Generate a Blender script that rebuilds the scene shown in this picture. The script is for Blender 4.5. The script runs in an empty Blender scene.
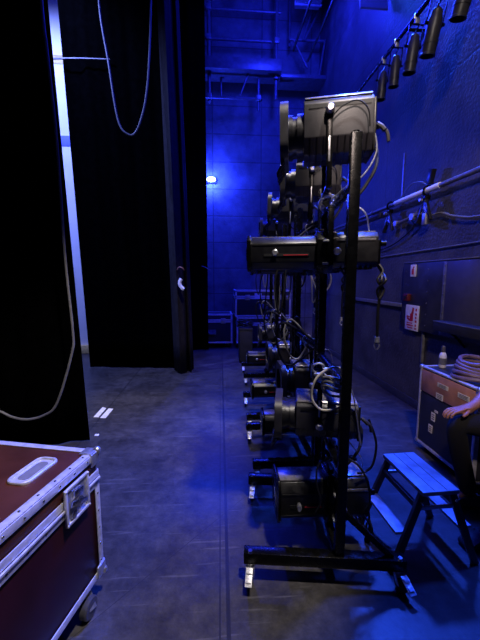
import bpy, bmesh, math, random
from mathutils import Vector, Matrix, Euler
random.seed(7)
sc = bpy.context.scene
COL = sc.collection
R = math.radians
V = Vector

# ------------------------------------------------------------------ materials
def mat(name, base, rough=.5, metal=0.0, noise=0.0, nscale=20.0, bump=0.0, bscale=60.0,
        rvar=0.0, spec=None, sheen=0.0, emit=None, estr=0.0, alt=None):
    m = bpy.data.materials.new(name); m.use_nodes = True
    nt = m.node_tree; b = nt.nodes['Principled BSDF']
    b.inputs['Base Color'].default_value = (*base, 1)
    b.inputs['Roughness'].default_value = rough
    b.inputs['Metallic'].default_value = metal
    if spec is not None: b.inputs['Specular IOR Level'].default_value = spec
    if sheen: b.inputs['Sheen Weight'].default_value = sheen
    if emit:
        b.inputs['Emission Color'].default_value = (*emit, 1); b.inputs['Emission Strength'].default_value = estr
    tc = nt.nodes.new('ShaderNodeTexCoord')
    n = nt.nodes.new('ShaderNodeTexNoise'); n.inputs['Scale'].default_value = nscale; n.inputs['Detail'].default_value = 5
    nt.links.new(tc.outputs['Object'], n.inputs['Vector'])
    if noise or alt:
        mx = nt.nodes.new('ShaderNodeMix'); mx.data_type = 'RGBA'
        c2 = alt if alt else tuple(min(1, c * (1 + noise)) for c in base)
        mx.inputs['A'].default_value = (*[c * (1 - noise * .6) for c in base], 1) if not alt else (*base, 1)
        mx.inputs['B'].default_value = (*c2, 1)
        rp = nt.nodes.new('ShaderNodeValToRGB'); rp.color_ramp.elements[0].position = .35; rp.color_ramp.elements[1].position = .68
        nt.links.new(n.outputs['Fac'], rp.inputs['Fac']); nt.links.new(rp.outputs['Color'], mx.inputs['Factor'])
        nt.links.new(mx.outputs['Result'], b.inputs['Base Color'])
    if rvar:
        mr = nt.nodes.new('ShaderNodeMapRange'); mr.inputs['To Min'].default_value = max(0, rough - rvar); mr.inputs['To Max'].default_value = min(1, rough + rvar)
        nt.links.new(n.outputs['Fac'], mr.inputs['Value']); nt.links.new(mr.outputs['Result'], b.inputs['Roughness'])
    if bump:
        n2 = nt.nodes.new('ShaderNodeTexNoise'); n2.inputs['Scale'].default_value = bscale; n2.inputs['Detail'].default_value = 6
        nt.links.new(tc.outputs['Object'], n2.inputs['Vector'])
        bp = nt.nodes.new('ShaderNodeBump'); bp.inputs['Strength'].default_value = bump; bp.inputs['Distance'].default_value = .02
        nt.links.new(n2.outputs['Fac'], bp.inputs['Height']); nt.links.new(bp.outputs['Normal'], b.inputs['Normal'])
    return m

M = {}
M['black_steel'] = mat('black_steel', (.0022, .0022, .0025), .27, .0, .3, 30, .05, 200, .08, spec=.22)
M['black_body'] = mat('black_body', (.008, .0078, .0088), .33, .0, .25, 25, .06, 250, .08)
M['grey_body'] = mat('grey_body', (.026, .0245, .028), .42, .0, .2, 18, .05, 250, .08)
M['plate'] = mat('plate_lit_top', (.19, .18, .19), .28, .3, .2, 18, .05, 250, .08)  # lighter grey paints in the light caught on the lamp tops
M['dark_slot'] = mat('dark_slot', (.006, .006, .006), .6, 0, .2)
M['chrome'] = mat('chrome', (.72, .70, .68), .25, 1, .15, 40, 0, 0, .1)
M['steel'] = mat('steel', (.55, .55, .57), .38, .85, .2, 60, .06, 180, .12)
M['alu'] = mat('alu', (.62, .61, .62), .38, .4, .2, 35, .05, 150, .1)
M['pedal'] = mat('pedal', (.75, .75, .78), .35, .2, .5, 60)
M['cable_black'] = mat('cable_black', (.006, .006, .0065), .5, 0, .2, spec=.3)
M['cable_grey'] = mat('cable_grey', (.16, .155, .15), .5, 0, .2)
M['cable_pale'] = mat('cable_pale', (.36, .33, .28), .45, 0, .2)
M['glass'] = mat('lens_glass', (.05, .06, .09), .06, 0, .1, spec=.9)
M['red'] = mat('red_mark', (.55, .03, .04), .5, 0, .2)
M['rubber'] = mat('rubber', (.012, .012, .012), .7, 0, .3)
M['tape'] = mat('white_tape', (.78, .78, .78), .6, 0, .15)
M['label'] = mat('label_paper', (.70, .66, .60), .7, 0, .15, 60)
M['ink'] = mat('label_ink', (.12, .09, .08), .7, 0, .2)
M['sign_white'] = mat('sign_white', (.72, .68, .68), .45, 0, .15)
M['sign_red'] = mat('sign_red', (.45, .01, .02), .45, 0, .2)
M['caster_grey'] = mat('caster_grey', (.05, .05, .06), .4, 0, .2)
M['dull_red'] = mat('dull_red', (.10, .006, .008), .5, 0, .2)
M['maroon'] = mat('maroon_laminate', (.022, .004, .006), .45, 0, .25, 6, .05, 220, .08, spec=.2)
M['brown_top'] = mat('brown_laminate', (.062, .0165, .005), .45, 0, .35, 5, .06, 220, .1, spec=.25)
M['case_brown'] = mat('brown_board', (.44, .20, .13), .5, 0, .3, 8, .05, 200, .08)
M['case_black'] = mat('case_black', (.02, .02, .022), .5, 0, .3, 8, .05, 200, .08)
M['coil'] = mat('coil_cable', (.16, .10, .11), .5, 0, .2)
M['stool_wood'] = mat('stool_wood', (.32, .32, .35), .42, 0, .5, 9, .1, 40, .1)
M['stool_leg'] = mat('stool_leg', (.05, .035, .03), .45, 0, .3, 20)
M['skin'] = mat('skin', (.33, .15, .09), .5, 0, .12, 30, .05, 120)
M['cloth_black'] = mat('cloth_black', (.003, .003, .0035), .95, 0, .3, 40, .2, 160)
M['hair'] = mat('hair', (.012, .01, .009), .6, 0, .3, 80, .4, 160)
M['eye'] = mat('eye_white', (.7, .68, .65), .3, 0, .05)
M['lip'] = mat('lip', (.25, .08, .07), .5, 0, .1)
M['velvet'] = mat('black_velvet', (.0008, .0008, .0009), 1, 0, .3, 12, .15, 300, spec=.0)
M['velvet_lit'] = mat('lit_fold_velvet', (.02, .018, .02), .85, 0, .3, 12, .15, 300, spec=.1)  # lighter copy of the black velvet, paints the light on the fold
M['cyc'] = mat('white_cloth', (.8, .8, .82), .8, 0, .06, 3)
M['stripe'] = mat('blue_stripe', (.12, .16, .6), .7, 0, .1)
M['gold'] = mat('gold_band', (.55, .40, .14), .5, 0, .3, 20)
M['cabinet'] = mat('cabinet_paint', (.03, .03, .034), .38, 0, .35, 7, .05, 90, .1)
M['cabinet_door'] = mat('cabinet_door_paint', (.06, .055, .065), .45, 0, .25, 7, .05, 90, .1)
M['pipe'] = mat('grey_pipe', (.16, .16, .17), .4, .3, .3, 20, .05, 90)
M['pale_sleeve'] = mat('pale_sleeve', (.85, .82, .86), .5, 0, .08, 30)
M['wall_paint'] = mat('wall_paint', (.10, .10, .105), .62, 0, .35, 2.5, .35, 16, .1)
M['gallery'] = mat('gallery_steel', (.09, .09, .1), .4, .2, .3, 12, .05, 60)
M['bulb'] = mat('lamp_dome', (.9, .9, 1), .4, emit=(.28, .42, 1), estr=26)
M['panel_blue'] = mat('pale_panel', (.5, .5, .52), .5, 0, .1, 6)
M['bottle'] = mat('bottle_plastic', (.62, .60, .62), .4, 0, .1)

# floor: dark dance floor sheets with seams, scuffs and scratches
def floor_mat():
    m = bpy.data.materials.new('stage_floor'); m.use_nodes = True
    nt = m.node_tree; b = nt.nodes['Principled BSDF']; L = nt.links; N = nt.nodes
    tc = N.new('ShaderNodeTexCoord')
    n1 = N.new('ShaderNodeTexNoise'); n1.inputs['Scale'].default_value = 2.6; n1.inputs['Detail'].default_value = 10; n1.inputs['Roughness'].default_value = .74
    L.new(tc.outputs['Object'], n1.inputs['Vector'])
    n2 = N.new('ShaderNodeTexNoise'); n2.inputs['Scale'].default_value = 34; n2.inputs['Detail'].default_value = 5
    L.new(tc.outputs['Object'], n2.inputs['Vector'])
    r1 = N.new('ShaderNodeValToRGB'); e = r1.color_ramp.elements
    e[0].position = .3; e[0].color = (.014, .013, .0135, 1); e[1].position = .74; e[1].color = (.072, .067, .068, 1)
    L.new(n1.outputs['Fac'], r1.inputs['Fac'])
    # long faint scratches
    mp = N.new('ShaderNodeMapping'); mp.inputs['Scale'].default_value = (1.0, 14, 1); mp.inputs['Rotation'].default_value = (0, 0, .9)
    L.new(tc.outputs['Object'], mp.inputs['Vector'])
    n3 = N.new('ShaderNodeTexNoise'); n3.inputs['Scale'].default_value = 2.2; n3.inputs['Detail'].default_value = 4
    L.new(mp.outputs['Vector'], n3.inputs['Vector'])
    r3 = N.new('ShaderNodeValToRGB'); r3.color_ramp.elements[0].position = .62; r3.color_ramp.elements[1].position = .68
    L.new(n3.outputs['Fac'], r3.inputs['Fac'])
    n5 = N.new('ShaderNodeTexNoise'); n5.inputs['Scale'].default_value = 13; n5.inputs['Detail'].default_value = 8; n5.inputs['Roughness'].default_value = .8
    L.new(tc.outputs['Object'], n5.inputs['Vector'])
    m5 = N.new('ShaderNodeMapRange'); m5.inputs['From Min'].default_value = .32; m5.inputs['From Max'].default_value = .68; m5.inputs['To Min'].default_value = .45; m5.inputs['To Max'].default_value = 1.45
    L.new(n5.outputs['Fac'], m5.inputs['Value'])
    mot = N.new('ShaderNodeMix'); mot.data_type = 'RGBA'; mot.blend_type = 'MULTIPLY'; mot.inputs['Factor'].default_value = 1
    L.new(r1.outputs['Color'], mot.inputs['A']); L.new(m5.outputs['Result'], mot.inputs['B'])
    mx = N.new('ShaderNodeMix'); mx.data_type = 'RGBA'; mx.inputs['B'].default_value = (.17, .165, .165, 1)
    ml = N.new('ShaderNodeMath'); ml.operation = 'MULTIPLY'; ml.inputs[1].default_value = .3
    L.new(r3.outputs['Color'], ml.inputs[0]); L.new(ml.outputs[0], mx.inputs['Factor']); L.new(mot.outputs['Result'], mx.inputs['A'])
    # seams between the sheets: thin dark joints
    sx = N.new('ShaderNodeSeparateXYZ'); L.new(tc.outputs['Object'], sx.inputs[0])
    def seam(a, bb, c, w):   # |a x + b y + c| < w
        m1 = N.new('ShaderNodeMath'); m1.operation = 'MULTIPLY'; m1.inputs[1].default_value = a; L.new(sx.outputs[0], m1.inputs[0])
        m2 = N.new('ShaderNodeMath'); m2.operation = 'MULTIPLY_ADD'; m2.inputs[1].default_value = bb; L.new(sx.outputs[1], m2.inputs[0]); L.new(m1.outputs[0], m2.inputs[2])
        m3 = N.new('ShaderNodeMath'); m3.operation = 'ADD'; m3.inputs[1].default_value = c; L.new(m2.outputs[0], m3.inputs[0])
        m4 = N.new('ShaderNodeMath'); m4.operation = 'ABSOLUTE'; L.new(m3.outputs[0], m4.inputs[0])
        m5 = N.new('ShaderNodeMath'); m5.operation = 'LESS_THAN'; m5.inputs[1].default_value = w; L.new(m4.outputs[0], m5.inputs[0])
        return m5
    s1 = seam(1, -.0193, -.027, .010); s2 = seam(1, -.0193, .013, .004); s3 = seam(.72, -.69, 1.40, .0016); s4 = seam(1, .0, 1.33, .006)
    add = N.new('ShaderNodeMath'); add.operation = 'MAXIMUM'; L.new(s1.outputs[0], add.inputs[0]); L.new(s2.outputs[0], add.inputs[1])
    add2 = N.new('ShaderNodeMath'); add2.operation = 'MAXIMUM'; L.new(add.outputs[0], add2.inputs[0]); L.new(s3.outputs[0], add2.inputs[1])
    add3 = N.new('ShaderNodeMath'); add3.operation = 'MAXIMUM'; L.new(add2.outputs[0], add3.inputs[0]); L.new(s4.outputs[0], add3.inputs[1])
    mx2 = N.new('ShaderNodeMix'); mx2.data_type = 'RGBA'; mx2.inputs['B'].default_value = (.012, .012, .014, 1)
    L.new(mx.outputs['Result'], mx2.inputs['A']); L.new(add3.outputs[0], mx2.inputs['Factor'])
    L.new(mx2.outputs['Result'], b.inputs['Base Color'])
    mr = N.new('ShaderNodeMapRange'); mr.inputs['To Min'].default_value = .30; mr.inputs['To Max'].default_value = .55
    L.new(n1.outputs['Fac'], mr.inputs['Value']); L.new(mr.outputs['Result'], b.inputs['Roughness'])
    bp = N.new('ShaderNodeBump'); bp.inputs['Strength'].default_value = .12; bp.inputs['Distance'].default_value = .01
    L.new(n2.outputs['Fac'], bp.inputs['Height']); L.new(bp.outputs['Normal'], b.inputs['Normal'])
    return m
M['floor'] = floor_mat()

def block_mat(name, c1, c2, cm, bw, bh, axis):
    m = bpy.data.materials.new(name); m.use_nodes = True
    nt = m.node_tree; b = nt.nodes['Principled BSDF']; L = nt.links; N = nt.nodes
    tc = N.new('ShaderNodeTexCoord'); sx = N.new('ShaderNodeSeparateXYZ'); cx = N.new('ShaderNodeCombineXYZ')
    L.new(tc.outputs['Object'], sx.inputs[0]); L.new(sx.outputs[axis], cx.inputs[0]); L.new(sx.outputs[2], cx.inputs[1])
    br = N.new('ShaderNodeTexBrick'); br.inputs['Scale'].default_value = 1; br.inputs['Brick Width'].default_value = bw; br.inputs['Row Height'].default_value = bh
    br.inputs['Mortar Size'].default_value = .012; br.inputs['Color1'].default_value = (*c1, 1); br.inputs['Color2'].default_value = (*c2, 1); br.inputs['Mortar'].default_value = (*cm, 1)
    br.offset = 0.0
    L.new(cx.outputs[0], br.inputs['Vector'])
    n = N.new('ShaderNodeTexNoise'); n.inputs['Scale'].default_value = 2.4; n.inputs['Detail'].default_value = 8; n.inputs['Roughness'].default_value = .65
    L.new(tc.outputs['Object'], n.inputs['Vector'])
    mr = N.new('ShaderNodeMapRange'); mr.inputs['From Min'].default_value = .3; mr.inputs['From Max'].default_value = .7; mr.inputs['To Min'].default_value = .4; mr.inputs['To Max'].default_value = 1.35
    L.new(n.outputs['Fac'], mr.inputs['Value'])
    mm = N.new('ShaderNodeMix'); mm.data_type = 'RGBA'; mm.blend_type = 'MULTIPLY'; mm.inputs['Factor'].default_value = 1
    L.new(br.outputs['Color'], mm.inputs['A']); L.new(mr.outputs['Result'], mm.inputs['B'])
    # pale scuffs
    n4 = N.new('ShaderNodeTexNoise'); n4.inputs['Scale'].default_value = 9; n4.inputs['Detail'].default_value = 8; n4.inputs['Roughness'].default_value = .75
    L.new(tc.outputs['Object'], n4.inputs['Vector'])
    r4 = N.new('ShaderNodeValToRGB'); r4.color_ramp.elements[0].position = .64; r4.color_ramp.elements[1].position = .74
    L.new(n4.outputs['Fac'], r4.inputs['Fac'])
    ms = N.new('ShaderNodeMix'); ms.data_type = 'RGBA'; ms.inputs['B'].default_value = (.2, .2, .2, 1)
    mu = N.new('ShaderNodeMath'); mu.operation = 'MULTIPLY'; mu.inputs[1].default_value = .35
    L.new(r4.outputs['Color'], mu.inputs[0]); L.new(mu.outputs[0], ms.inputs['Factor']); L.new(mm.outputs['Result'], ms.inputs['A'])
    L.new(ms.outputs['Result'], b.inputs['Base Color'])
    b.inputs['Roughness'].default_value = .58
    n2 = N.new('ShaderNodeTexNoise'); n2.inputs['Scale'].default_value = 30; n2.inputs['Detail'].default_value = 7
    L.new(tc.outputs['Object'], n2.inputs['Vector'])
    ad = N.new('ShaderNodeMath'); ad.operation = 'MULTIPLY_ADD'; ad.inputs[1].default_value = -1.5; L.new(br.outputs['Fac'], ad.inputs[0]); L.new(n2.outputs['Fac'], ad.inputs[2])
    bp = N.new('ShaderNodeBump'); bp.inputs['Strength'].default_value = .42; bp.inputs['Distance'].default_value = .02
    L.new(ad.outputs[0], bp.inputs['Height']); L.new(bp.outputs['Normal'], b.inputs['Normal'])
    return m
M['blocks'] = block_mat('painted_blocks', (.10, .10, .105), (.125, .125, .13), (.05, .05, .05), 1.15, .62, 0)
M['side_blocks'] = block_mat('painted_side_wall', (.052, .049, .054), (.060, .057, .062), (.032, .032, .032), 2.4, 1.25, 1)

# ------------------------------------------------------------------ mesh builder
class MB:
    def __init__(s): s.bm = bmesh.new()
    def box(s, c, size, rot=None, bev=0.0, seg=2):
        r = bmesh.ops.create_cube(s.bm, size=1)
        vs = r['verts']
        mt = Matrix.Translation(V(c))
        if rot is not None:
            mt = mt @ (rot.to_4x4() if isinstance(rot, Matrix) else Euler(rot).to_matrix().to_4x4())
        bmesh.ops.transform(s.bm, matrix=mt @ Matrix.Diagonal((*size, 1)), verts=vs)
        if bev:
            es = list({e for v in vs for e in v.link_edges})
            bmesh.ops.bevel(s.bm, geom=es, offset=bev, segments=seg, affect='EDGES', profile=.5)
        return s
    def bar(s, p0, p1, w, h, bev=0.0, up=(0, 0, 1)):
        p0 = V(p0); p1 = V(p1); d = p1 - p0; L = d.length; d.normalize()
        u = V(up)
        if abs(d.dot(u)) > .98: u = V((0, 1, 0))
        x = d; y = u.cross(x).normalized(); z = x.cross(y)
        rot = Matrix((x, y, z)).transposed()
        return s.box((p0 + p1) / 2, (L, w, h), rot, bev)
    def cyl(s, p0, p1, r, r2=None, n=20):
        p0 = V(p0); p1 = V(p1); r2 = r if r2 is None else r2
        return s.lathe([(0, 0), (r, 0), (r2, 1), (0, 1)], p0, p1, n, unit=True)
    def lathe(s, prof, p0, p1, n=24, unit=False):
        p0 = V(p0); p1 = V(p1); d = p1 - p0; L = d.length if unit else 1; d = d.normalized()
        a = V((0, 0, 1)) if abs(d.z) < .9 else V((1, 0, 0))
        x = a.cross(d).normalized(); y = d.cross(x)
        rings = []
        for r, h in prof:
            o = p0 + d * (h * L)
            if r < 1e-6: rings.append([s.bm.verts.new(o)])
            else: rings.append([s.bm.verts.new(o + x * (r * math.cos(2 * math.pi * k / n)) + y * (r * math.sin(2 * math.pi * k / n))) for k in range(n)])
        for A, B in zip(rings, rings[1:]):
            if len(A) == 1 and len(B) == 1: continue
            for k in range(n):
                k2 = (k + 1) % n
                try:
                    if len(A) == 1: s.bm.faces.new((A[0], B[k2], B[k]))
                    elif len(B) == 1: s.bm.faces.new((A[k], A[k2], B[0]))
                    else: s.bm.faces.new((A[k], A[k2], B[k2], B[k]))
                except ValueError: pass
        return s
    def tube(s, pts, r, n=8, sub=6, closed=False):
        P = [V(p) for p in pts]
        if sub > 1 and len(P) > 2:
            Q = []
            m = len(P)
            rng = range(m if closed else m - 1)
            for i in rng:
                a = P[(i - 1) % m] if (closed or i > 0) else P[0]
                b = P[i]; c = P[(i + 1) % m]
                d = P[(i + 2) % m] if (closed or i + 2 < m) else P[-1]
                for k in range(sub):
                    t = k / sub
                    Q.append(.5 * ((2 * b) + (c - a) * t + (2 * a - 5 * b + 4 * c - d) * t * t + (3 * b - a - 3 * c + d) * t ** 3))
            if not closed: Q.append(P[-1])
            P = Q
        up = V((.13, .31, .94)).normalized(); rings = []
        m = len(P)
        for i, p in enumerate(P):
            t = (P[(i + 1) % m] if (closed or i + 1 < m) else p) - (P[i - 1] if (closed or i > 0) else p)
            if t.length < 1e-7: t = V((0, 0, 1))
            t.normalize()
            x = up - t * up.dot(t)
            if x.length < 1e-3: x = t.orthogonal()
            x.normalize(); y = t.cross(x); up = x
            rings.append([s.bm.verts.new(p + x * (r * math.cos(2 * math.pi * k / n)) + y * (r * math.sin(2 * math.pi * k / n))) for k in range(n)])
        pairs = list(zip(rings, rings[1:])) + ([(rings[-1], rings[0])] if closed else [])
        for A, B in pairs:
            for k in range(n):
                k2 = (k + 1) % n
                s.bm.faces.new((A[k], A[k2], B[k2], B[k]))
        if not closed:
            s.bm.faces.new(rings[0][::-1]); s.bm.faces.new(rings[-1])
        return s
    def prism(s, poly, fn0, fn1, bev=0.0):
        """poly of 2D points; fn0/fn1 map (u, v) to the two end faces"""
        A = [s.bm.verts.new(V(fn0(*p))) for p in poly]; B = [s.bm.verts.new(V(fn1(*p))) for p in poly]
        n = len(poly); fs = [s.bm.faces.new(A[::-1]), s.bm.faces.new(B)]
        for k in range(n):
            k2 = (k + 1) % n
            fs.append(s.bm.faces.new((A[k], A[k2], B[k2], B[k])))
        if bev:
            es = list({e for f in fs for e in f.edges})
            bmesh.ops.bevel(s.bm, geom=es, offset=bev, segments=2, affect='EDGES', profile=.5)
        return s
    def ball(s, c, r, sc_=(1, 1, 1), n=16):
        q = bmesh.ops.create_uvsphere(s.bm, u_segments=n, v_segments=max(6, n // 2), radius=r)
        bmesh.ops.transform(s.bm, matrix=Matrix.Translation(V(c)) @ Matrix.Diagonal((*sc_, 1)), verts=q['verts'])
        return s
    def build(s, name, m, parent=None, kind=None, angle=35):
        bmesh.ops.recalc_face_normals(s.bm, faces=s.bm.faces[:])
        me = bpy.data.meshes.new(name); s.bm.to_mesh(me); s.bm.free()
        me.polygons.foreach_set('use_smooth', [True] * len(me.polygons))
        me.set_sharp_from_angle(angle=R(angle))
        me.materials.append(m)
        o = bpy.data.objects.new(name, me); COL.objects.link(o)
        if parent: o.parent = parent
        if kind: o['kind'] = kind
        return o

def tag(o, label, cat, group=None, kind=None):
    o['label'] = label; o['category'] = cat
    if group: o['group'] = group
    if kind: o['kind'] = kind
    return o
def thing(name, label, cat, loc=(0, 0, 0), rz=0.0, group=None, rot=None):
    o = bpy.data.objects.new(name, None); COL.objects.link(o); o.empty_display_size = .1
    o.location = loc; o.rotation_euler = rot if rot else (0, 0, rz)
    return tag(o, label, cat, group)
def copy_tree(o, parent=None):
    c = o.copy(); COL.objects.link(c)
    if parent: c.parent = parent
    for ch in [x for x in KIDS.get(o.name, [])]: copy_tree(ch, c)
    return c
KIDS = {}
def index_kids():
    KIDS.clear()
    for x in sc.objects:
        if x.parent: KIDS.setdefault(x.parent.name, []).append(x)

# ------------------------------------------------------------------ the setting
def struct(name, mb, m): return mb.build(name, m, kind='structure')
struct('floor', MB().box((-1.75, 3.6, -.05), (8.5, 9.4, .1)), M['floor'])
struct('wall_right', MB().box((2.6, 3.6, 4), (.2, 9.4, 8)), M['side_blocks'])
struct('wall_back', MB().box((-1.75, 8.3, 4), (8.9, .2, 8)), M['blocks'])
struct('wall_left', MB().box((-6.1, 3.6, 4), (.2, 9.4, 8)), M['wall_paint'])
struct('ceiling', MB().box((-1.75, 3.6, 8.05), (8.9, 9.6, .1)), M['wall_paint'])
struct('baseboard_right', MB().box((2.485, 3.6, .05), (.03, 9.2, .1), bev=.006), M['cabinet'])
struct('trim_1', MB().box((2.4975, 4.36, 2.9), (.012, .03, .66)), M['pipe'])                # vertical strip on the side wall
struct('trim_2', MB().tube([(2.48, 2.0, 1.99), (2.48, 3.0, 1.945), (2.48, 4.2, 1.93), (2.48, 5.2, 1.915)], .009), M['pipe'])  # conduit above the cabinet

# ------------------------------------------------------------------ stage curtains
def curtain(name, label, path, z1, folds, amp, m, group, seed=1, thick=.01, lean=0.0):
    rnd = random.Random(seed)
    P = [V((p[0], p[1], 0)) for p in path]
    Ls = [(b - a).length for a, b in zip(P, P[1:])]; T = sum(Ls)
    n = int(T / .022); zs = 14
    ph = [rnd.uniform(0, 6.28) for _ in range(4)]
    pts = []
    for i in range(n + 1):
        d = T * i / n; k = 0
        while k < len(Ls) - 1 and d > Ls[k]: d -= Ls[k]; k += 1
        t = (P[k + 1] - P[k]).normalized(); p = P[k] + t * d
        nn = V((-t.y, t.x, 0)); u = i / n * T
        pts.append((p, nn, u))
    bm = bmesh.new(); rows = []
    for j in range(zs + 1):
        f = j / zs; z = .012 + (z1 - .012) * f; row = []
        for p, nn, u in pts:
            a = amp * (.75 + .25 * math.cos(2.1 * f + ph[0]))
            w = a * (math.sin(u * folds + ph[1] + .25 * math.sin(f * 3 + u)) + .45 * math.sin(u * folds * 2.13 + ph[2]) + .3 * math.sin(u * folds * .47 + ph[3] + f * .8))
            q = p + nn * w
            row.append(bm.verts.new((q.x + lean * z, q.y, z)))
        rows.append(row)
    for A, B in zip(rows, rows[1:]):
        for k in range(n): bm.faces.new((A[k], A[k + 1], B[k + 1], B[k]))
    mb = MB(); mb.bm.free(); mb.bm = bm
    o = mb.build(name, m, angle=80)
    so = o.modifiers.new('thickness', 'SOLIDIFY'); so.thickness = thick; so.offset = 0
    return tag(o, label, 'curtain', group)
cg = 'black stage curtains along the wing'
curtain('stage_curtain', 'nearest black stage curtain hanging behind the maroon flight case, grey cable draped on it', [(-3.6, 3.02), (-2.4, 3.06), (-1.9, 3.1), (-1.245, 3.22)], 6.6, 16, .018, M['velvet'], cg, 3, lean=-.034)
curtain('stage_curtain', 'middle black stage curtain with a thin cable looping down in front of it', [(-2.25, 6.06), (-1.6, 5.98), (-.9, 5.9), (-.62, 5.84)], 6.9, 15, .02, M['velvet'], cg, 5, lean=-.03)
curtain('stage_curtain', 'narrow curtain edge tinted as if lit, carrying a white scrap of tape, beside the middle black curtain', [(-.70, 5.72), (-.57, 5.47), (-.50, 5.56), (-.46, 5.72), (-.41, 5.6), (-.38, 5.78)], 6.9, 26, .010, M['velvet_lit'], cg, 8, lean=-.022)
curtain('stage_curtain', 'farthest black stage curtain reaching near the back wall lamp', [(-2.2, 7.40), (-1.2, 7.38), (-.5, 7.36), (-.135, 7.40)], 7.2, 15, .02, M['velvet'], cg, 11)

# bright stage backdrop seen through the gap
t = thing('stage_backdrop', 'brightly lit white stage backdrop glimpsed through the gap left of the middle curtain', 'backdrop', (-3.2, 7.3, 0))
MB().box((0, 0, 4.02), (1.7, .03, 7.8), bev=.005).build('cloth', M['cyc'], t)
MB().box((0, -.02, 5.85), (1.7, .012, .16), bev=.004).build('upper_band', M['gold'], t)
MB().box((0, -.02, 4.35), (1.7, .012, .2), bev=.004).build('middle_band', M['stripe'], t)
MB().box((0, .0, .09), (1.75, .22, .18), bev=.01)  .build('base', M['gold'], t)

tag(MB().tube([(-2.6, 5.95, 5.08), (-2.1, 5.9, 5.075), (-1.62, 5.88, 5.07)], .014).build('rod', M['pipe']), 'thin horizontal metal rod crossing high on the middle curtain', 'rod')

# hanging cables
tag(MB().tube([(-1.36, 2.95, 6.5), (-1.315, 2.96, 3.85), (-1.30, 2.97, 3.4), (-1.283, 3.0, 2.7), (-1.285, 3.02, 1.77), (-1.26, 3.02, 1.13), (-1.275, 3.0, .93), (-1.42, 2.98, .49), (-1.55, 2.98, .375), (-1.71, 2.97, .35), (-1.87, 2.97, .41), (-1.98, 2.97, .55), (-2.1, 2.96, 1.2), (-2.15, 2.95, 3.0)], .011, n=8).build('hanging_cable', M['cable_grey']),
    'long grey cable drooping down the nearest black curtain to a low loop', 'cable')
tag(MB().tube([(-1.56, 5.4, 6.7), (-1.55, 5.22, 5.42), (-1.457, 5.2, 4.66), (-1.36, 5.2, 3.9), (-1.236, 5.2, 3.69), (-1.09, 5.2, 3.75), (-.93, 5.2, 4.3), (-.84, 5.22, 5.46), (-.84, 5.4, 6.7)], .014, n=8).build('cable_loop', M['cable_grey']),
    'thin grey cable hanging in a narrow loop before the middle black curtain', 'cable')

def tape_patch(name, pts, z0, th, m, label, cat, up=V((0, 0, 1))):
    mb = MB(); mb.prism(pts, lambda u, v: (u, v, z0), lambda u, v: (u, v, z0 + th))
    return tag(mb.build(name, m), label, cat, 'white tape strips on the floor')
tape_patch('floor_tape', [(-1.415, 3.80), (-1.355, 3.79), (-1.352, 4.06), (-1.408, 4.10)], .0005, .003, M['tape'], 'left strip of white tape stuck on the floor by the near curtain', 'tape')
tape_patch('floor_tape', [(-1.33, 3.77), (-1.265, 3.76), (-1.258, 4.03), (-1.318, 4.05)], .0005, .003, M['tape'], 'right strip of white tape stuck on the floor, nearer the aisle', 'tape')
tape_patch('floor_tape', [(-1.24, 3.32), (-1.20, 3.32), (-1.20, 3.36), (-1.24, 3.36)], .0005, .003, M['tape'], 'small white tape scrap on the floor at the near curtain corner', 'tape')
# scrap of tape on the curtain edge
m_ = MB(); m_.tube([(-.525, 5.435, 1.60), (-.55, 5.425, 1.55), (-.545, 5.42, 1.50), (-.51, 5.41, 1.45), (-.485, 5.41, 1.43)], .032, n=6)
tag(m_.build('tape_scrap', M['tape']), 'crumpled white tape scrap stuck on the narrow curtain edge', 'tape')
tag(MB().tube([(-.60, 5.50, 1.74), (-.55, 5.43, 1.785), (-.50, 5.42, 1.77), (-.48, 5.45, 1.74)], .010, n=6).build('tie_cord', M['case_brown']), 'short reddish tie cord on the curtain edge above the white scrap', 'cord')
tag(MB().tube([(-.26, 7.32, 1.87), (-.18, 7.28, 1.85), (-.09, 7.28, 1.79), (-.06, 7.3, 1.76)], .010, n=6).build('tie_cord', M['cable_grey']), 'short pale tie cord at the edge of the farthest curtain', 'cord')

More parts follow.
